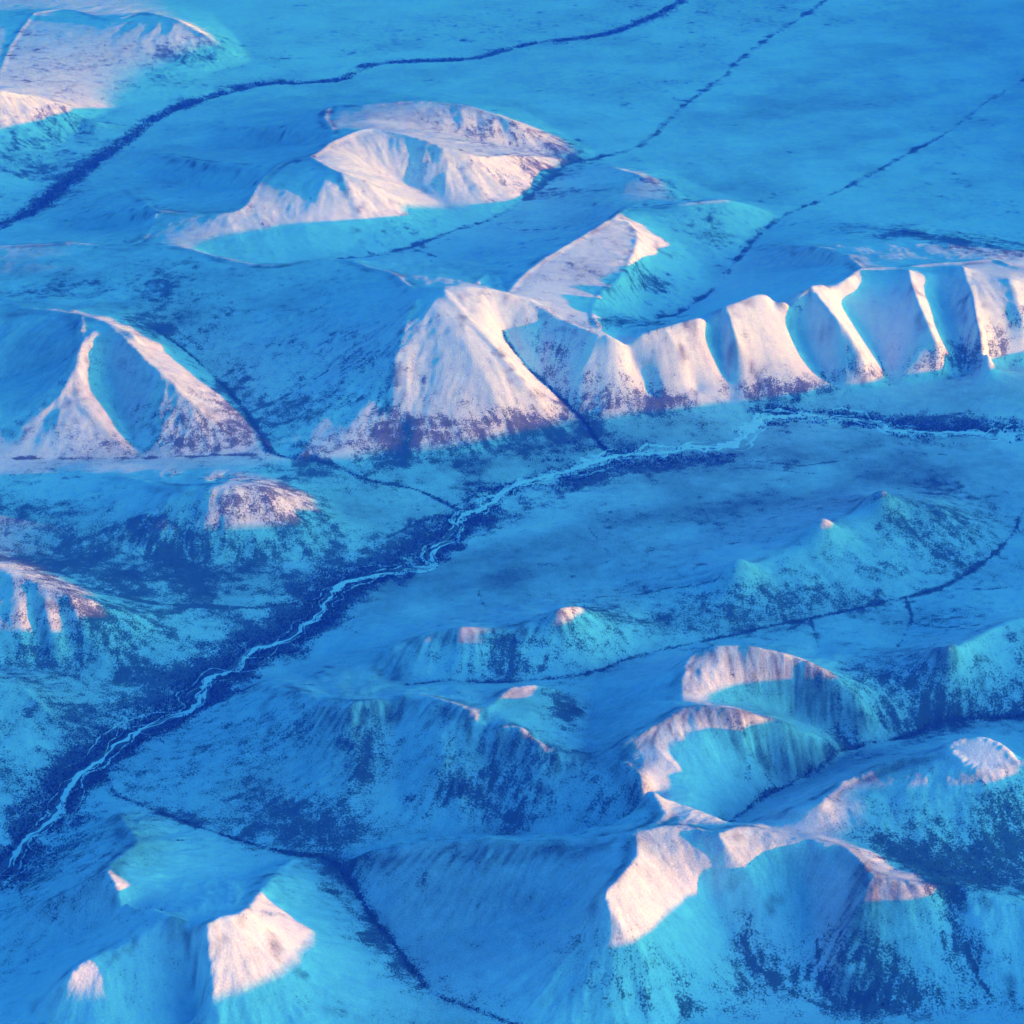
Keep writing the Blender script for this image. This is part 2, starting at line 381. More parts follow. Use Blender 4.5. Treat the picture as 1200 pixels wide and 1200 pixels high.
D += steep * 1.9 * masked(lambda x, y, u, v: gullies(x / 62, y / 62, u, v, 3), wx, wy, fx, fy)
D += (1.8 + 4.0 * steep) * masked(lambda x, y: fbm(x / 95, y / 95, 3, 14), GX, GY)
ppx, ppy = project(GX, GY, Z)
D *= 1 - 0.8 * np.exp(-(((ppx - 1150) / 48) ** 2 + ((ppy - 884) / 26) ** 2) ** 2)      # the small plateau is smooth
soft = lambda a, b, c, d: np.exp(-(((ppx - a) / c) ** 2 + ((ppy - b) / d) ** 2) ** 2)
round_ = np.clip(soft(985, 625, 200, 75) + 0.8 * soft(270, 585, 110, 45), 0, 1)       # the low domes are well rounded
Z = Z * (1 - round_) + blur(Z, 6.0) * round_
for kx_, ky_, kh_ in ((866, 663, 300), (963, 617, 315), (1034, 586, 320)):            # small knolls on the wide low hill
    gx_, gy_ = place(kx_, ky_, kh_)
    Z = Z + 105.0 * np.exp(-((GX - gx_) ** 2 + (GY - gy_) ** 2) / 115.0 ** 2)
D *= 1 - 0.45 * soft(930, 390, 330, 90)
Z = Z + D * (0.35 + 0.65 * np.clip((Z - base) / 60, 0, 1))
# bed of the rivers and creeks
def dist_to(lines, maxd):
    """distance in m from every grid point to the nearest point of the lines (two sweeps)"""
    big = 1e9
    d = np.full((FY, FX), big, np.float32)
    for l in lines:
        i = np.rint((l[:, 0] - X0) / FC).astype(int); j = np.rint((l[:, 1] - Y0) / FC).astype(int)
        ok = (i >= 0) & (i < FX) & (j >= 0) & (j < FY)
        d[j[ok], i[ok]] = 0
    n = int(maxd / FC)
    for it in range(n):
        p = np.pad(d, 1, constant_values=big)
        a = np.minimum(np.minimum(p[:-2, 1:-1], p[2:, 1:-1]), np.minimum(p[1:-1, :-2], p[1:-1, 2:])) + FC
        b = np.minimum(np.minimum(p[:-2, :-2], p[2:, 2:]), np.minimum(p[2:, :-2], p[:-2, 2:])) + FC * 1.414
        d2 = np.minimum(d, np.minimum(a, b))
        d = d2
    return np.minimum(d, maxd)
d_ridge = dist_to([l for ls in rlines.values() for l in ls], 150)
# wind keeps the crests sharp
Z = Z + 10.0 * np.exp(-(d_ridge / 26) ** 2) * np.clip(rel * 2, 0.2, 1) * (1 - round_)

# ------------------------------------------------------------------ what grows where
# patches of scrub, heath and spruce: (photo x, photo y, half width, half height, tilt in degrees, cover 0..1)
PATCH = [(430,660,85,16,-22,.85),(470,640,50,10,-20,.6),(395,692,30,14,-25,.8),(352,720,26,24,-45,.95),(275,775,60,13,-28,.85),(200,818,52,18,-10,1.0),(100,790,110,11,5,.85),(20,782,60,8,0,.7),
 (150,862,60,14,-25,.7),(95,905,50,18,-35,.75),(60,965,50,30,-45,.85),(15,1010,50,22,-40,.8),(610,590,70,16,-22,.75),(545,622,45,12,-35,.7),(680,565,60,9,-15,.6),
 (1010,488,130,6,3,.75),(1130,498,100,9,0,.9),(900,541,90,6,3,.5),(800,545,70,6,-5,.55),(700,556,60,7,-12,.5),(1100,520,90,6,0,.45),
 (560,506,85,17,-4,1.0),(505,525,60,18,5,.85),(425,520,75,36,15,.7),(625,518,70,18,0,.6),(470,560,120,18,8,.45),(350,505,70,30,20,.4),
 (790,470,62,13,-6,.95),(870,460,60,12,-5,.95),(955,452,45,11,-8,.7),(1040,432,60,13,-10,.65),(1150,412,60,18,-6,.75),(1192,376,14,16,0,.8),(720,445,45,45,30,.45),(660,430,25,60,-35,.45),(800,500,150,14,-4,.35),
 (300,592,42,22,20,.85),(345,590,36,26,30,.75),(235,598,30,18,20,.35),(190,648,110,28,8,.75),(270,650,90,30,0,.65),(30,600,90,40,5,.7),(110,685,90,24,10,.55),(380,640,70,25,0,.35),
 (60,512,60,18,0,.5),(225,512,48,22,20,.65),(262,455,26,60,-40,.6),(140,525,16,10,0,.4),(320,470,50,30,0,.3),(390,440,40,25,-20,.35),(240,350,110,40,10,.22),(440,450,50,60,20,.35),
 (60,340,75,13,0,.6),(190,338,16,26,20,.7),(175,384,36,9,20,.8),(330,390,90,30,15,.25),
 (150,745,70,36,15,.75),(105,772,70,16,5,.65),(235,735,60,30,0,.45),(60,852,80,34,30,.62),(20,900,60,34,20,.6),(130,830,50,25,0,.55),
 (420,905,20,44,15,.7),(530,918,70,36,10,.36),(470,850,90,22,5,.3),(600,868,40,18,10,.3),(250,940,130,34,10,.42),(350,965,80,24,5,.6),(200,880,90,24,-15,.35),(330,860,90,40,0,.3),(590,930,90,40,0,.35),(705,930,75,40,0,.42),
 (663,836,18,24,10,.9),(560,774,46,20,5,.7),(600,762,48,24,0,.7),(705,742,44,24,20,.6),(480,770,16,14,0,.4),(690,720,16,10,20,.7),(790,735,80,24,0,.35),
 (1000,662,130,40,-10,.52),(905,702,80,22,-10,.5),(1100,640,62,28,25,.6),(1130,590,50,16,20,.65),(800,700,100,20,0,.35),(750,620,200,30,-10,.3),(1000,720,90,14,-12,.35),
 (1060,822,74,32,25,.72),(1010,795,24,16,30,.5),(1155,800,74,40,10,.8),(1100,730,120,30,0,.3),(1130,840,90,12,-3,.7),(880,812,50,24,10,.28),(900,890,60,26,20,.3),(985,868,30,12,25,.7),
 (1130,982,95,36,12,.68),(1060,1000,60,16,15,.45),(1185,955,40,46,0,.7),(1100,1015,50,8,12,.9),(1190,1040,40,8,12,.7),(1095,1028,16,9,20,.85),
 (930,1130,50,36,15,.75),(1020,1132,50,40,5,.62),(1122,1095,22,52,-15,.85),(880,1125,18,36,-15,.75),(765,1145,42,36,20,.5),(850,1172,20,34,0,.5),(1182,1140,36,40,0,.55),(1060,1165,90,16,0,.5),(960,1180,110,12,0,.45),(690,1130,80,40,30,.25),
 (425,1065,12,60,-30,.6),(392,1030,22,20,0,.6),(400,1180,60,24,20,.2),(460,1120,30,12,35,.6),(540,1165,80,16,20,.4),(470,1030,80,20,-20,.35),(60,1040,70,30,-30,.35),(50,1110,60,30,-25,.22),
 (620,205,52,22,5,.7),(560,158,70,12,12,.5),(640,165,44,10,25,.65),(500,195,30,16,10,.25),(470,260,40,22,20,.35),(30,190,70,40,15,.65),(75,140,50,22,20,.5),(200,72,34,18,10,.6),(150,98,46,18,10,.35),(100,60,60,24,0,.25),(20,55,40,30,0,.3),(255,60,24,12,35,.55),
 (690,315,62,44,20,.3),(765,335,34,16,25,.7),(742,382,36,7,5,.9),(830,272,46,24,10,.5),(770,215,36,9,25,.6),(740,232,30,9,0,.3),(620,280,40,18,0,.25),
 (600,30,300,16,-4,.3),(820,60,140,40,-25,.25),(1130,230,90,40,0,.2),(1040,200,120,20,-20,.15),(1080,275,120,8,5,.85),(1160,290,50,8,8,.8),(1130,350,60,24,0,.12)]
# grey heath, plus painted shade on left-facing slopes and hollows: same layout
HEATH_SHADE = [(700,620,260,50,-8,.38),(560,690,120,30,-10,.35),(1000,560,200,24,-4,.3),(900,530,250,16,-3,.28),(350,620,140,40,5,.3),(560,550,120,20,-8,.4),(850,490,200,14,-3,.35),(100,640,120,40,0,.4),
 (1000,660,160,50,-10,.35),(1000,740,140,30,0,.3),(1100,560,120,40,0,.3),(130,760,90,40,0,.3),(60,860,90,50,0,.35),(250,900,140,60,0,.25),(500,900,150,60,0,.3),(700,930,80,50,0,.25),(880,810,60,30,0,.3),
 (170,990,26,14,20,.55),(900,1000,70,24,15,.25),(800,1000,40,22,0,.3),(740,880,30,22,0,.3),(280,1120,36,40,0,.18),(1060,1045,30,16,0,.45),(870,840,60,12,5,.35),(960,1080,60,60,0,.2),(1040,1100,40,40,0,.3),(600,820,40,18,0,.35),(460,780,16,22,0,.3),
 (700,60,420,50,-8,.16),(1000,160,260,70,-10,.2),(300,150,120,22,-10,.2),(480,140,120,26,5,.15),(690,310,60,40,0,.2),(1150,340,60,30,0,.16),(880,420,60,40,0,.14),(520,430,60,60,0,.10),(70,490,60,30,0,.3),(210,490,50,40,0,.25),(800,430,60,40,0,.2),
 (250,350,140,50,0,.2),(60,330,90,30,0,.25),(560,1040,140,40,0,.22),(600,1120,140,50,0,.2),(1100,960,120,60,0,.25),(210,218,90,24,0,.3),(310,170,80,14,0,.3),(95,266,80,18,0,.3),(930,308,60,18,0,.3),(540,300,50,18,0,.3),(650,256,60,10,0,.3),(720,850,50,40,0,.3),(60,1060,90,50,-30,.25),(560,1040,120,45,-10,.22),(400,785,50,22,0,.4),(560,520,120,24,0,.3),(800,480,150,20,0,.25),(1100,450,120,20,0,.25),(130,440,30,60,0,.2),(990,892,80,18,-15,.5),(890,948,44,16,-20,.4),(730,800,60,24,0,.3),(1150,845,90,10,0,.4),(170,790,120,18,0,.3),(970,1050,30,40,0,.25),(30,420,70,40,0,.3),(260,400,120,50,0,.2),(1100,820,120,40,0,.3)]
HX, HY, HZ = GX[::2, ::2], GY[::2, ::2], Z[::2, ::2]
PX, PY = project(HX, HY, HZ)
def cover(patches):
    """plan map of cover; a patch keeps to the ground it lies on"""
    c = np.zeros_like(HX)
    for (cx, cy, rx, ry, ang, d) in patches:
        rx, ry = 1.15 * rx, 1.25 * ry
        m = (np.abs(PX - cx) < 2.2 * max(rx, ry)) & (np.abs(PY - cy) < 2.2 * max(rx, ry))
        if not m.any():
            continue
        a = math.radians(ang)
        u = ((PX[m] - cx) * math.cos(a) + (PY[m] - cy) * math.sin(a)) / rx
        v = (-(PX[m] - cx) * math.sin(a) + (PY[m] - cy) * math.cos(a)) / ry
        g = d * np.exp(-0.75 * (u * u + v * v))
        c[m] = 1 - (1 - c[m]) * (1 - g)
    return c
warp = fbm(HX / 260, HY / 260, 4, 90)
warp2 = fbm(HX / 900, HY / 900, 3, 95)
scrub_h = cover(PATCH)
heath_shade_h = 0.75 * cover(HEATH_SHADE)
h_, r_ = HZ, (HZ - base[::2, ::2])
flat = np.clip(1 - steep[::2, ::2] * 1.4, 0, 1)
warp3 = fbm(HX / 110, HY / 110, 3, 97)
scrub_h = 0.68 * scrub_h * np.clip(1 + 0.8 * warp + 0.3 * warp2 + 0.5 * warp3, 0.1, 1.6) + 0.05 + 0.10 * np.clip(warp, 0, 1) * np.clip(1 - r_ / 200, 0, 1)
drift = fbm((0.94 * HX + 0.34 * HY) / 700, (0.94 * HY - 0.34 * HX) / 300, 4, 99)          # wind-laid bands along the valley
heath_shade_h = heath_shade_h * np.clip(1 + 0.6 * warp + 0.4 * warp2 + 0.9 * flat * drift, 0.1, 2) + flat * 0.11 * np.clip(1 + 1.1 * drift + warp2 + 1.3 * warp, 0, 3.5)
scrub = resize(scrub_h, FY, FX)
heath_shade = resize(heath_shade_h, FY, FX)
CREEKS = {'creek_a': 34, 'creek_b': 30, 'creek_c': 15, 'creek_d': 15, 'creek_d2': 10, 'creek_f': 13, 'creek_f2': 10, 'creek_f3': 10, 'creek_g': 14, 'creek_h': 13, 'm5back': 16, 'm3foot': 12}
d_river = dist_to([vlines['river']], 260)
d_far = dist_to([vlines['far_river']], 260)
fn = lo(fbm(HX / 170, HY / 170, 3, 31))
scrub += np.exp(-(d_far / (60 + 60 * np.clip(1 - (GX + 6000) / 7000, 0, 1))) ** 2) * np.clip(0.6 + 0.6 * fn, 0.25, 1)
low = np.clip((-50 - GX) / 1100, 0, 1) * np.clip((GX + 3600) / 600, 0.2, 1)      # wooded flood plain downstream
scrub += (0.15 + 0.55 * low) * np.exp(-(d_river / ((65 + 70 * low) * np.clip(1 + 1.1 * lo(fbm(HX / 330, HY / 330, 2, 34)), 0.35, 1.7))) ** 2) * (1 + 0.9 * lo(fbm(HX / 150, HY / 150, 3, 33)))
cn = lo(fbm(HX / 160, HY / 160, 2, 37))
def ground_line(pts, step=12.0):
    """thin scrub line seen in the photograph, laid on the ground"""
    w = []
    for (px_, py_) in pts:
        h = 120.0
        for _ in range(12):
            x_, y_ = place(px_, py_, h)
            i_, j_ = int(np.clip((x_ - X0) / FC, 0, FX - 1)), int(np.clip((y_ - Y0) / FC, 0, FY - 1))
            h = 0.5 * h + 0.5 * (80.0 + (float(Z[j_, i_]) - 80.0) / RELIEF)
        w.append((x_, y_, lift(h)))
    o = []
    for a, b in zip(w, w[1:]):
        n = max(1, int(math.hypot(b[0] - a[0], b[1] - a[1]) / step))
        o += [[a[k] + (b[k] - a[k]) * t / n for k in range(3)] for t in range(n)]
    return np.array(o)
THIN = [[(880,540),(940,546),(1000,538),(1060,530),(1110,533)],[(560,690),(565,705),(580,718),(600,722)],[(690,620),(715,650),(708,668)],[(1070,730),(1110,736),(1150,733)],[(1120,690),(1160,691),(1200,685)],
 [(880,1130),(930,1165),(980,1185)],[(955,1105),(960,1150),(985,1180)],[(1130,1110),(1148,1150),(1168,1175)],[(955,427),(968,445),(985,458)],[(1030,418),(1036,440),(1046,458)],[(1128,410),(1133,428),(1140,440)],
 [(620,560),(560,578),(520,600),(450,632)],[(700,700),(780,690),(840,680)],[(800,555),(880,548),(960,556)],[(400,735),(432,745),(450,756)],[(0,445),(40,433),(80,420)],[(480,290),(510,300),(495,315)],[(560,265),(600,268),(640,270)]]
thin = dist_to([ground_line(t) for t in THIN], 40)
scrub += np.exp(-(thin / 9) ** 2) * np.clip(0.42 + 0.4 * cn, 0.1, 0.6)
cn2 = lo(fbm(HX / 85, HY / 85, 2, 38))
for k, w in CREEKS.items():
    scrub += np.exp(-(dist_to([vlines[k]], 80) / (w * np.clip(1 + 1.5 * cn2, 0.3, 2.2))) ** 2) * np.clip(0.46 + 0.6 * cn, 0.12, 0.75)
# light snow-filled streaks and bare ribs that follow the fall line
st = masked(lambda x, y, u, v: gullies(x / 70, y / 70, u, v, 61) + 0.7 * gullies(x / 34, y / 34, u, v, 62), wx, wy, fx, fy)
heath_shade += (0.12 + steep) * (0.05 + 0.10 * np.clip(st, -0.4, 1.2)) * (0.6 + 0.8 * lo(fbm(HX / 400, HY / 400, 2, 63)))
scrub *= 1 + 0.24 * np.clip(steep + 0.15, 0, 1) * st
# drainage threads on the flats, rock knobs along the crests
flatf = np.clip(1 - steep * 2.5, 0, 1)
for sc_, kk_, a_ in ((1500, 141, 0.30), (620, 145, 0.22)):
    th = fbm((HX + 0.4 * HY) / sc_, (HY * 1.6 - 0.3 * HX) / sc_, 4, kk_)
    scrub += flatf * lo(a_ * np.exp(-(th / 0.016) ** 2) * np.clip(0.6 + 1.4 * warp, 0, 1.3))
rock = lo(np.clip(3.0 * fbm(HX / 70, HY / 70, 3, 151) - 0.55, 0, 1))
heath_shade += 0.6 * np.exp(-(d_ridge / 95) ** 2) * rock * steep
far_left = np.clip(0.3 + 0.7 * (fx - fy) * 0.7071, 0, 1)          # strips beside the crests, darker on the far and left side
heath_shade += 0.75 * np.exp(-((d_ridge - 42) / 30) ** 2) * far_left * np.clip(0.4 + 0.9 * cn, 0, 1) * np.clip(rel * 3, 0, 1)
d_wall = dist_to([rlines['m8'][0], rlines['m14'][5], rlines['m14'][3], rlines['m11'][0], rlines['m13'][0], rlines['m9'][0]], 190)
heath_shade += 0.6 * np.exp(-((d_wall - 45) / 55) ** 2) * np.clip(fy * 1.3, 0, 1) * np.clip(0.55 + 0.5 * st + 0.5 * cn, 0, 1.2)      # bare rock below the crests
top_ = 1 - 0.9 * soft(1150, 882, 50, 24)
scrub *= top_; heath_shade *= top_
scrub = np.clip(scrub, 0, 1.15); heath_shade = np.clip(heath_shade, 0, 0.9)
# the valley bottoms are planed flat by the rivers
Zf = blur(Z, 5.0)
wr = np.exp(-(d_river / 120) ** 2)
Z = Z * (1 - wr) + (Zf - 2.0) * wr

# ------------------------------------------------------------------ materials
def nodes_of(name):
    m = bpy.data.materials.new(name); m.use_nodes = True
    nt = m.node_tree
    return m, nt.nodes, nt.links, nt.nodes['Principled BSDF']
def noise(n, l, co, scale, detail=3.0, rough=0.55):
    t = n.new('ShaderNodeTexNoise'); t.inputs['Scale'].default_value = scale
    t.inputs['Detail'].default_value = detail; t.inputs['Roughness'].default_value = rough
    l.new(co, t.inputs['Vector']); return t.outputs['Fac']
def math_node(n, l, op, a, b=None, c=None, clamp=False):
    t = n.new('ShaderNodeMath'); t.operation = op; t.use_clamp = clamp
    for i, v in enumerate((a, b, c)):
        if v is None: continue
        if isinstance(v, (int, float)): t.inputs[i].default_value = v
        else: l.new(v, t.inputs[i])
    return t.outputs[0]
def mix(n, l, f, a, b):
    t = n.new('ShaderNodeMix'); t.data_type = 'RGBA'
    for i, v in ((0, f), (6, a), (7, b)):
        if isinstance(v, (int, float)): t.inputs[i].default_value = v
        elif isinstance(v, tuple): t.inputs[i].default_value = (*v, 1)
        else: l.new(v, t.inputs[i])
    return t.outputs[2]
def snow_material():
    m, n, l, p = nodes_of('snow_and_scrub')
    co = n.new('ShaderNodeNewGeometry').outputs['Position']
    a1 = n.new('ShaderNodeAttribute'); a1.attribute_name = 'scrub'
    a2 = n.new('ShaderNodeAttribute'); a2.attribute_name = 'heath_shade'
    n1 = noise(n, l, co, 0.10, 3.0, 0.7)
    n2 = noise(n, l, co, 0.016, 2.0, 0.5)
    n3 = noise(n, l, co, 0.21, 2.0, 0.6)
    nn = math_node(n, l, 'ADD', math_node(n, l, 'MULTIPLY', n1, 0.66), math_node(n, l, 'MULTIPLY', n2, 0.34))
    nn = math_node(n, l, 'MULTIPLY_ADD', math_node(n, l, 'SUBTRACT', nn, 0.5), 2.9, 0.5)
    sp = math_node(n, l, 'MULTIPLY', math_node(n, l, 'SUBTRACT', math_node(n, l, 'MULTIPLY', a1.outputs['Fac'], 1.05), nn), 3.6, clamp=True)
    hw = math_node(n, l, 'MULTIPLY', a2.outputs['Fac'], 4.0, clamp=True)
    hv = math_node(n, l, 'MULTIPLY_ADD', math_node(n, l, 'SUBTRACT', nn, 0.5), math_node(n, l, 'MULTIPLY', hw, -0.34), a2.outputs['Fac'], clamp=True)
    snow = mix(n, l, math_node(n, l, 'MULTIPLY_ADD', math_node(n, l, 'SUBTRACT', n1, 0.5), 1.8, n2, clamp=True), (0.70, 0.75, 0.80), (0.90, 0.92, 0.94))
    heath_shade_c = mix(n, l, n1, (0.11, 0.12, 0.14), (0.20, 0.20, 0.21))  # one grey for bare heath and for the painted slope shade
    scrubc = mix(n, l, n3, (0.018, 0.028, 0.036), (0.07, 0.09, 0.11))
    c = mix(n, l, hv, snow, heath_shade_c)
    c = mix(n, l, math_node(n, l, 'MULTIPLY', sp, 0.86), c, scrubc)
    l.new(c, p.inputs['Base Color'])
    p.inputs['Roughness'].default_value = 0.85
    p.inputs['Specular IOR Level'].default_value = 0.2
    b = n.new('ShaderNodeBump'); b.inputs['Strength'].default_value = 0.6; b.inputs['Distance'].default_value = 5.0
    bh = math_node(n, l, 'ADD', math_node(n, l, 'ADD', n1, math_node(n, l, 'MULTIPLY', n3, 0.35)), math_node(n, l, 'MULTIPLY', sp, 0.5))
    l.new(bh, b.inputs['Height']); l.new(b.outputs[0], p.inputs['Normal'])
    return m
SNOW = snow_material()
def plain_material(name, c1, c2, scale, rough=0.8, bump=0.3):
    m, n, l, p = nodes_of(name)
    co = n.new('ShaderNodeNewGeometry').outputs['Position']
    f = noise(n, l, co, scale, 3.0)
    l.new(mix(n, l, f, c1, c2), p.inputs['Base Color'])
    p.inputs['Roughness'].default_value = rough
    p.inputs['Specular IOR Level'].default_value = 0.2
    b = n.new('ShaderNodeBump'); b.inputs['Strength'].default_value = bump; b.inputs['Distance'].default_value = 1.0
    l.new(f, b.inputs['Height']); l.new(b.outputs[0], p.inputs['Normal'])
    return m
ICE = plain_material('wind_packed_river_snow', (0.80, 0.86, 0.90), (0.92, 0.94, 0.95), 0.05)
SPRUCE = plain_material('dusted_spruce', (0.015, 0.018, 0.022), (0.045, 0.045, 0.05), 0.35)

# ------------------------------------------------------------------ the land, one object for each mountain
NAMES = {
 'm2': ('mountain', 'long sunlit mountain with ribbed spurs above the right bend of the river', 'mountain'),
 'm1': ('mountain', 'mountain in the centre with a broad sunlit nose and twin summit ribs', 'mountain'),
 'm3': ('mountain', 'forked mountain on the left with two sunlit triangular spurs', 'mountain'),
 'm4': ('hill', 'low rounded hill with a sunlit top in front of the forked mountain', 'hill'),
 'm5': ('mountain', 'ridge at the left edge with a thin sunlit crest and pale gullies', 'mountain'),
 'm6': ('hill', 'low shaded spur at the left edge beside the dark river woods', 'hill'),
 'm7': ('mountain', 'pyramid peak with one sunlit face in the bottom left corner', 'mountain'),
 'm8': ('mountain', 'broad shaded mountain wall in the lower centre with a speckled face', 'mountain'),
 'm14': ('mountain', 'mountain at the bottom right with sunlit knob, deep bowls and ribs', 'mountain'),
 'm11': ('mountain', 'small mountain with a pointed sunlit tip in front of the wide terrace', 'mountain'),
 'm13': ('mountain', 'mountain with a curved sunlit crest, behind the bowl-shaped mountain', 'mountain'),
 'm9': ('mountain', 'bowl-shaped mountain with a sunlit curving rim on the right side', 'mountain'),
 'm15': ('mountain', 'shaded mountain wall topped by a small bright plateau at right edge', 'mountain'),
 'm12': ('hill', 'wide low scrubby hill with faint sunlit knolls south of the river', 'hill'),
 'm16': ('mountain', 'scrubby mountain at right edge with a small sunlit tip', 'mountain'),
 'm0': ('mountain', 'far scalloped mountain with three smooth shaded hollows on its left side', 'mountain'),
 'h0d': ('hill', 'small far hill with a sunlit flank beside the dark creek line', 'hill'),
 'h0e': ('hill', 'speckled sunlit hill joining the back of the central mountain', 'hill'),
 'h0f': ('hill', 'far hill with pale sunlit top where the straight creek bends', 'hill'),
 't1': ('mountain', 'far rounded mountain at the top left with a dark scrubby patch', 'mountain'),
 't2': ('mountain', 'far mountain slope on the left edge above the wooded far river', 'mountain'),
 'east': ('shading_range', 'unseen high range east of the view, shaped to shade the valleys', 'mountain range')}
GROUND = ('valley_floor', 'snowy valley floors and terraces around the mountains', 'valley')
PLAIN = ('plain', 'flat hazy snow plain in the far distance', 'plain')

# owner of every 52 m block: the nearest crest, where the land stands clear of the valleys
BX, BY = (FX - 1) // 4, (FY - 1) // 4
bx = X0 + FC * (4 * np.arange(BX) + 2); by = Y0 + FC * (4 * np.arange(BY) + 2)
keys = list(NAMES)
best = np.full((BY, BX), 1e12); own = np.zeros((BY, BX), int)
for k_i, k in enumerate(keys):
    pts = np.vstack([l[::8] for l in rlines[k]]) if k != 'east' else EAST_LINES[0][::8]
    lo, hi = pts[:, :2].min(0) - 2500, pts[:, :2].max(0) + 2500
    i0, i1 = np.searchsorted(bx, [lo[0], hi[0]]); j0, j1 = np.searchsorted(by, [lo[1], hi[1]])
    if i1 <= i0 or j1 <= j0: continue
    gx_, gy_ = np.meshgrid(bx[i0:i1], by[j0:j1])
    d = np.full(gx_.shape, 1e12)
    for q in pts:
        np.minimum(d, (gx_ - q[0]) ** 2 + (gy_ - q[1]) ** 2, out=d)
    sub = best[j0:j1, i0:i1]; w = d < sub
    sub[w] = d[w]; own[j0:j1, i0:i1][w] = k_i
own[best > 2400 ** 2] = -1
ownf = np.repeat(np.repeat(own, 4, 0), 4, 1)                  # per fine quad
relq = blur(Z - base, 3.0)[:-1, :-1] + 10 * cn[:-1, :-1]
GXq, GYq = GX[:-1, :-1], GY[:-1, :-1]
lab = np.where((relq > 42) & (ownf >= 0), ownf, 100)
lab[(lab == 100) & (GYq > 18500 + 300 * vnoise(GXq / 900, GYq / 900, 5)) & (GXq > -1500 + 0.25 * (GYq - 18500) * -1)] = 101

# fine quads in and near the view, 52 m quads elsewhere in the surveyed block
gxb, gyb = np.meshgrid(bx, by)
fine_b = (np.abs(gxb) < 0.222 * gyb + 500) & (gyb < 27800) & (gyb > 7900)
fine = np.repeat(np.repeat(fine_b, 4, 0), 4, 1)
vid = np.arange(FX * FY).reshape(FY, FX)
co_all = np.stack([GX.ravel(), GY.ravel(), Z.ravel()], 1)
gy2, gx2 = np.gradient(Z, FC)
nrm = np.stack([-gx2.ravel(), -gy2.ravel(), np.ones(FX * FY)], 1)
nrm /= np.linalg.norm(nrm, axis=1, keepdims=True)
sc_all, he_all = scrub.ravel(), heath_shade.ravel()
def mesh_from(name, quads, co, normals, mat, attrs=None, smooth=True):
    used, inv = np.unique(quads, return_inverse=True)
    fl = inv.reshape(quads.shape)
    k = quads.shape[1]
    me = bpy.data.meshes.new(name)
    me.vertices.add(len(used)); me.vertices.foreach_set('co', co[used].astype(np.float32).ravel())
    me.loops.add(fl.size); me.loops.foreach_set('vertex_index', fl.ravel().astype(np.int32))
    me.polygons.add(len(fl)); me.polygons.foreach_set('loop_start', np.arange(0, fl.size, k, dtype=np.int32))
    if smooth:
        me.polygons.foreach_set('use_smooth', np.ones(len(fl), bool))
    me.update(calc_edges=True)
    for an, av in (attrs or {}).items():
        at = me.attributes.new(an, 'FLOAT', 'POINT'); at.data.foreach_set('value', av[used].astype(np.float32))
    if normals is not None:
        me.normals_split_custom_set_from_vertices(normals[used].tolist())
    me.materials.append(mat)
    return me
def add(name, me, label=None, cat=None, kind=None, group=None):
    o = bpy.data.objects.new(name, me); col.objects.link(o)
    if label: o['label'] = label
    if cat: o['category'] = cat
    if kind: o['kind'] = kind
    if group: o['group'] = group
    return o
# the nearest land carries twice the detail
JH = int(((11000 - Y0) / FC) // 4 * 4)
JL = int(((7900 - Y0) / FC) // 4 * 4)
IL, IR = int(((-3700 - X0) / FC) // 4 * 4), int(((3700 - X0) / FC) // 4 * 4)
def up2(a):
    return resize(a[JL:JH + 1, IL:IR + 1], 2 * (JH - JL) + 1, 2 * (IR - IL) + 1).astype(np.float32)
zx, xx2, yy2 = up2(Z), up2(GX), up2(GY)
st2, fx2, fy2 = up2(steep), up2(fx), up2(fy)
rim = np.minimum(np.minimum(np.arange(zx.shape[0])[:, None], zx.shape[0] - 1 - np.arange(zx.shape[0])[:, None]), np.minimum(np.arange(zx.shape[1])[None], zx.shape[1] - 1 - np.arange(zx.shape[1])[None]))
wd = np.clip((rim - 1) / 12.0, 0, 1)
w2x, w2y = up2(wx), up2(wy)
zx = zx + wd * (st2 * 0.8 * gullies(w2x / 31, w2y / 31, fx2, fy2, 8) + (0.5 + 2.0 * st2) * fbm(xx2 / 38, yy2 / 38, 2, 19))
n_fine = FX * FY
co_all = np.vstack([co_all, np.stack([xx2.ravel(), yy2.ravel(), zx.ravel()], 1)])
ay, ax = np.gradient(zx, FC / 2)
n2_ = np.stack([-ax.ravel(), -ay.ravel(), np.ones(zx.size)], 1); n2_ /= np.linalg.norm(n2_, axis=1, keepdims=True)
nrm = np.vstack([nrm, n2_])
st3 = gullies(w2x / 22, w2y / 22, fx2, fy2, 64)
sc_all = np.r_[sc_all, np.clip(up2(scrub), 0, 1.15).ravel()]; he_all = np.r_[he_all, np.clip(up2(heath_shade) + wd * st2 * 0.06 * st3, 0, 0.9).ravel()]
v2 = n_fine + np.arange(zx.size).reshape(zx.shape)
q2 = np.stack([v2[:-1, :-1], v2[:-1, 1:], v2[1:, 1:], v2[1:, :-1]], -1)
hi_q = np.zeros_like(fine); hi_q[JL:JH, IL:IR] = True
hi_q &= fine
fine_lo = fine & ~hi_q
hi2 = np.repeat(np.repeat(hi_q[JL:JH, IL:IR], 2, 0), 2, 1); lab2 = np.repeat(np.repeat(lab[JL:JH, IL:IR], 2, 0), 2, 1)
q4 = np.stack([vid[:-1, :-1], vid[:-1, 1:], vid[1:, 1:], vid[1:, :-1]], -1)
vh = vid[::2, ::2]
q4h = np.stack([vh[:-1, :-1], vh[:-1, 1:], vh[1:, 1:], vh[1:, :-1]], -1)
labb = lab.reshape(BY, 4, BX, 4)
all_plain = np.all(labb == 101, axis=(1, 3)) & fine_b & (gyb > 18800)
half = np.repeat(np.repeat(all_plain, 2, 0), 2, 1)
fine_lo &= ~np.repeat(np.repeat(all_plain, 4, 0), 4, 1)
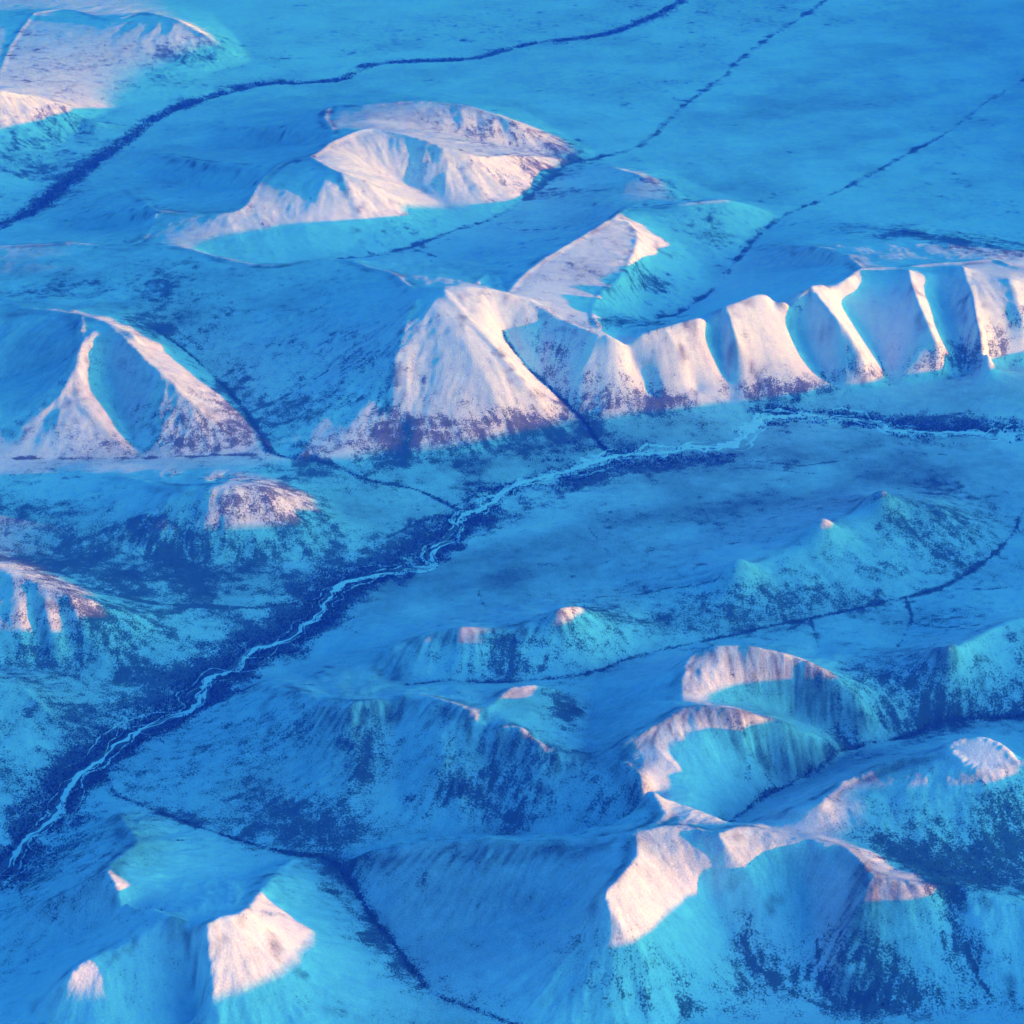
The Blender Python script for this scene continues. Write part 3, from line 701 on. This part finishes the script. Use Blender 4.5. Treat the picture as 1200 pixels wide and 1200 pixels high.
vc = vid[::4, ::4]
q4c = np.stack([vc[:-1, :-1], vc[:-1, 1:], vc[1:, 1:], vc[1:, :-1]], -1)
labc = lab[2::4, 2::4]
for k_i, (nm, lb, ct) in [(i, NAMES[k]) for i, k in enumerate(keys)] + [(100, GROUND), (101, PLAIN)]:
    a = np.vstack([q4[fine_lo & (lab == k_i)], q2[hi2 & (lab2 == k_i)]])
    b = q4c[~fine_b & (labc == k_i)]
    qs = np.vstack([a, b, q4h[half]] if k_i == 101 else [a, b])
    if len(qs) == 0:
        continue
    add(nm, mesh_from(nm, qs, co_all, nrm, SNOW, {'scrub': sc_all, 'heath_shade': he_all}), lb, ct, 'structure')

# land outside the surveyed block, out to the horizon
OC = 312.0
ex, ey0, ey1 = 130, 85, 150
ox = X0 + OC * np.arange(-ex, 51 + ex); oy = Y0 + OC * np.arange(-ey0, 76 + ey1)
OX, OY = np.meshgrid(ox, oy)
cx_, cy_ = np.clip(OX, X0, X1), np.clip(OY, Y0, Y1)
edge = Z[np.rint((cy_ - Y0) / FC).astype(int), np.rint((cx_ - X0) / FC).astype(int)]
dd = np.hypot(OX - cx_, OY - cy_)
wgt = np.clip(dd / 3500, 0, 1); wgt = wgt * wgt * (3 - 2 * wgt)
hills = 110 + 330 * np.clip(1 - 2.2 * np.abs(fbm(OX / 3600, OY / 3600, 4, 71)), 0, 1) * np.clip(0.5 + 1.6 * fbm(OX / 14000, OY / 14000, 2, 73), 0, 1)
OZ = edge * (1 - wgt) + hills * wgt
ov = np.arange(OX.size).reshape(OX.shape)
oq = np.stack([ov[:-1, :-1], ov[:-1, 1:], ov[1:, 1:], ov[1:, :-1]], -1)
hole = (OX[:-1, :-1] > X0 - 1) & (OX[:-1, :-1] < X1 - 1) & (OY[:-1, :-1] > Y0 - 1) & (OY[:-1, :-1] < Y1 - 1)
osc = 0.25 + 0.3 * fbm(OX / 2500, OY / 2500, 3, 88)
add('tundra', mesh_from('tundra', oq[~hole], np.stack([OX.ravel(), OY.ravel(), OZ.ravel()], 1), None, SNOW, {'scrub': osc.ravel(), 'heath_shade': 0.15 + 0 * osc.ravel()}),
    'snowy tundra hills all around the surveyed valleys', 'tundra', 'structure')

# ------------------------------------------------------------------ the frozen river and its braids
def zat(x, y):
    i = np.clip((np.asarray(x) - X0) / FC, 0, FX - 2.001); j = np.clip((np.asarray(y) - Y0) / FC, 0, FY - 2.001)
    a, b = i.astype(int), j.astype(int); u, v = i - a, j - b
    return (Z[b, a] * (1 - u) + Z[b, a + 1] * u) * (1 - v) + (Z[b + 1, a] * (1 - u) + Z[b + 1, a + 1] * u) * v
def ribbon(line, width, off, seed, lift):
    p = line[:, :2]
    t = np.gradient(p, axis=0); t /= np.linalg.norm(t, axis=1, keepdims=True) + 1e-9
    nv = np.stack([-t[:, 1], t[:, 0]], 1)
    s = np.cumsum(np.r_[0, np.hypot(*np.diff(p, axis=0).T)])
    dn = np.clip((200 - p[:, 0]) / 1200, 0, 1)
    w = width * (1 - 0.6 * dn) * np.clip(0.85 + 1.1 * vnoise(s / 170, s * 0 + seed, seed) + 0.5 * vnoise(s / 50, s * 0 + seed, seed + 3), 0.0, 2.2)
    o_ = off(s)
    jag = lambda kk: np.clip(0.5 + 0.5 * vnoise(s / 60, s * 0 + seed, kk) + 0.4 * vnoise(s / 24, s * 0 + seed, kk + 1), 0.05, 1.2)
    el, er = -w * jag(seed + 40), w * jag(seed + 50)
    c = np.stack([p + nv * (o_ + el + (er - el) * e)[:, None] for e in (0, 0.25, 0.5, 0.75, 1.0)], 1)
    z = zat(c[..., 0], c[..., 1]) + lift
    z[:, 0] -= lift + 1.5; z[:, -1] -= lift + 1.5
    v = np.concatenate([c, z[..., None]], -1).reshape(-1, 3)
    k = np.arange(len(p) - 1)[:, None] * 5 + np.arange(4)[None]
    return v, np.stack([k, k + 5, k + 6, k + 1], -1).reshape(-1, 4)
rv, rq, n0 = [], [], 0
def braid(bend, l1, sd, k0, gate=None):
    """sideways course of a channel; a gated one leaves the main channel only in some reaches"""
    def f(s):
        m = 28 * vnoise(s / 190, s * 0 + 1, 21) + 17 * vnoise(s / 75, s * 0 + 1, 22)
        if gate is None:
            return m
        g = np.clip(2.2 * vnoise(s / gate, s * 0 + sd, k0 + 7) + 0.1, -1, 1)
        return m + g * bend * (0.75 + 0.5 * vnoise(s / l1, s * 0 + sd, k0)) + 8 * vnoise(s / 70, s * 0 + sd, k0 + 1)
    return f
for width, off, sd, lift in ((62, braid(0, 1, 1, 21), 1, 2.6), (34, braid(48, 180, 2, 25, 240), 2, 2.2), (28, braid(-55, 220, 3, 29, 300), 3, 1.9), (20, braid(95, 160, 4, 33, 200), 4, 1.6), (18, braid(-105, 170, 5, 37, 230), 5, 1.4)):
    v, q = ribbon(vlines['river'], width, off, sd, lift)
    rv.append(v); rq.append(q + n0); n0 += len(v)
add('frozen_river', mesh_from('frozen_river', np.vstack(rq), np.vstack(rv), None, ICE), 'pale frozen braided river winding from right edge to lower left', 'river', 'structure')

# ------------------------------------------------------------------ woods and scrub
def trees(name, label, x, y, hmin, hmax, cat='woodland'):
    """a stand of small spruces and willow clumps, each a tapered crown on the ground"""
    n = len(x)
    z = zat(x, y) - 1.0
    h = hmin + (hmax - hmin) * rng.random(n) ** 1.5
    r = h * (0.32 + 0.25 * rng.random(n))
    ph = rng.random(n) * 6.283
    v = np.zeros((n, 9, 3))
    for k in range(4):
        a = ph + k * 1.5708
        rr = r * (0.75 + 0.5 * rng.random(n))
        v[:, k] = np.stack([x + rr * np.cos(a), y + rr * np.sin(a), z + 0.12 * h], 1)
        v[:, 4 + k] = np.stack([x + 0.55 * rr * np.cos(a + 0.6), y + 0.55 * rr * np.sin(a + 0.6), z + 0.6 * h], 1)
    v[:, 8] = np.stack([x + 0.1 * r, y, z + h], 1)
    f = []
    for k in range(4):
        k2 = (k + 1) % 4
        f += [(k, k2, 4 + k), (4 + k, 4 + k2, 8)]
    q = (np.arange(n)[:, None, None] * 9 + np.array(f)[None]).reshape(-1, 3)
    add(name, mesh_from(name, q, v.reshape(-1, 3), None, SPRUCE, smooth=False), label, cat, 'stuff')
def scatter(n, weight, near=None):
    """random spots in the view, kept where the cover map is dense"""
    out_x, out_y = [], []
    yy = 8000 + 16000 * rng.random(n) ** 1.25
    xx = (rng.random(n) * 2 - 1) * (0.222 * yy + 300)
    i = ((xx - X0) / FC).astype(int); j = ((yy - Y0) / FC).astype(int)
    keep = rng.random(n) < weight[j, i]
    return xx[keep], yy[keep]
water = np.abs(d_river) < 26
w_all = np.clip(scrub - 0.42, 0, 1) ** 1.5 * 1.6
w_all[water] = 0
def along(key, width, n):
    l = vlines[key]; k = rng.integers(0, len(l), n)
    return l[k, 0] + rng.normal(0, width, n), l[k, 1] + rng.normal(0, width, n)
def river_ok(x, y, thr):
    i = np.clip(((x - X0) / FC).astype(int), 0, FX - 1); j = np.clip(((y - Y0) / FC).astype(int), 0, FY - 1)
    return (scrub[j, i] + 0.25 * rng.random(len(x)) > thr) & (~water[j, i])
x, y = along('river', 120, 36000); k = river_ok(x, y, 0.62)
trees('woodland', 'dark spruce woods along the frozen braided river', x[k], y[k], 5, 13)
x, y = along('far_river', 70, 12000); k = river_ok(x, y, 0.55)
trees('woodland', 'dark belt of woods along the far river at top left', x[k], y[k], 6, 14)
CL = {'creek_a': 'dark scrub along the creek winding behind the scalloped mountain', 'creek_b': 'dark scrub along the straight creek crossing the far plain',
      'creek_c': 'dark scrub in the gully right of the sunlit nose', 'creek_d': 'scrub along the creek below the forked mountain',
      'creek_f': 'thin scrub along the creek south of the wide low hill', 'creek_g': 'scrub along the creek behind the bright plateau',
      'creek_h': 'dark scrub band in the valley behind the pyramid peak'}
for kx, lb in CL.items():
    x, y = along(kx, CREEKS[kx] * 0.8, 2600 if kx not in ('creek_a', 'creek_b') else 4500); k = river_ok(x, y, 0.45)
    trees('creek_scrub', lb, x[k], y[k], 3, 8, 'scrub')
x, y = scatter(230000, w_all)
trees('slope_scrub', 'dark speckled scrub scattered over the mountain slopes', x, y, 3, 9, 'scrub')

# ------------------------------------------------------------------ the air
def haze():
    x0, x1, y0, y1, z0, z1 = -50000, 50000, -20500, 77000, -60, CAM_H + 120
    v = np.array([(x, y, z) for z in (z0, z1) for y in (y0, y1) for x in (x0, x1)], float)
    q = np.array([(0, 2, 3, 1), (4, 5, 7, 6), (0, 1, 5, 4), (2, 6, 7, 3), (0, 4, 6, 2), (1, 3, 7, 5)])
    m = bpy.data.materials.new('haze'); m.use_nodes = True
    nt = m.node_tree; nt.nodes.clear()
    out = nt.nodes.new('ShaderNodeOutputMaterial'); pv = nt.nodes.new('ShaderNodeVolumePrincipled')
    pv.inputs['Color'].default_value = (0.008, 0.09, 1.0, 1)
    pv.inputs['Absorption Color'].default_value = (1, 1, 1, 1)
    pv.inputs['Density'].default_value = 3.4e-5
    pv.inputs['Anisotropy'].default_value = 0.0
    nt.links.new(pv.outputs[0], out.inputs['Volume'])
    add('haze', mesh_from('haze', q, v, None, m, smooth=False), 'thin blue winter haze over the valleys', 'haze', 'stuff')
if USE_HAZE:
    haze()
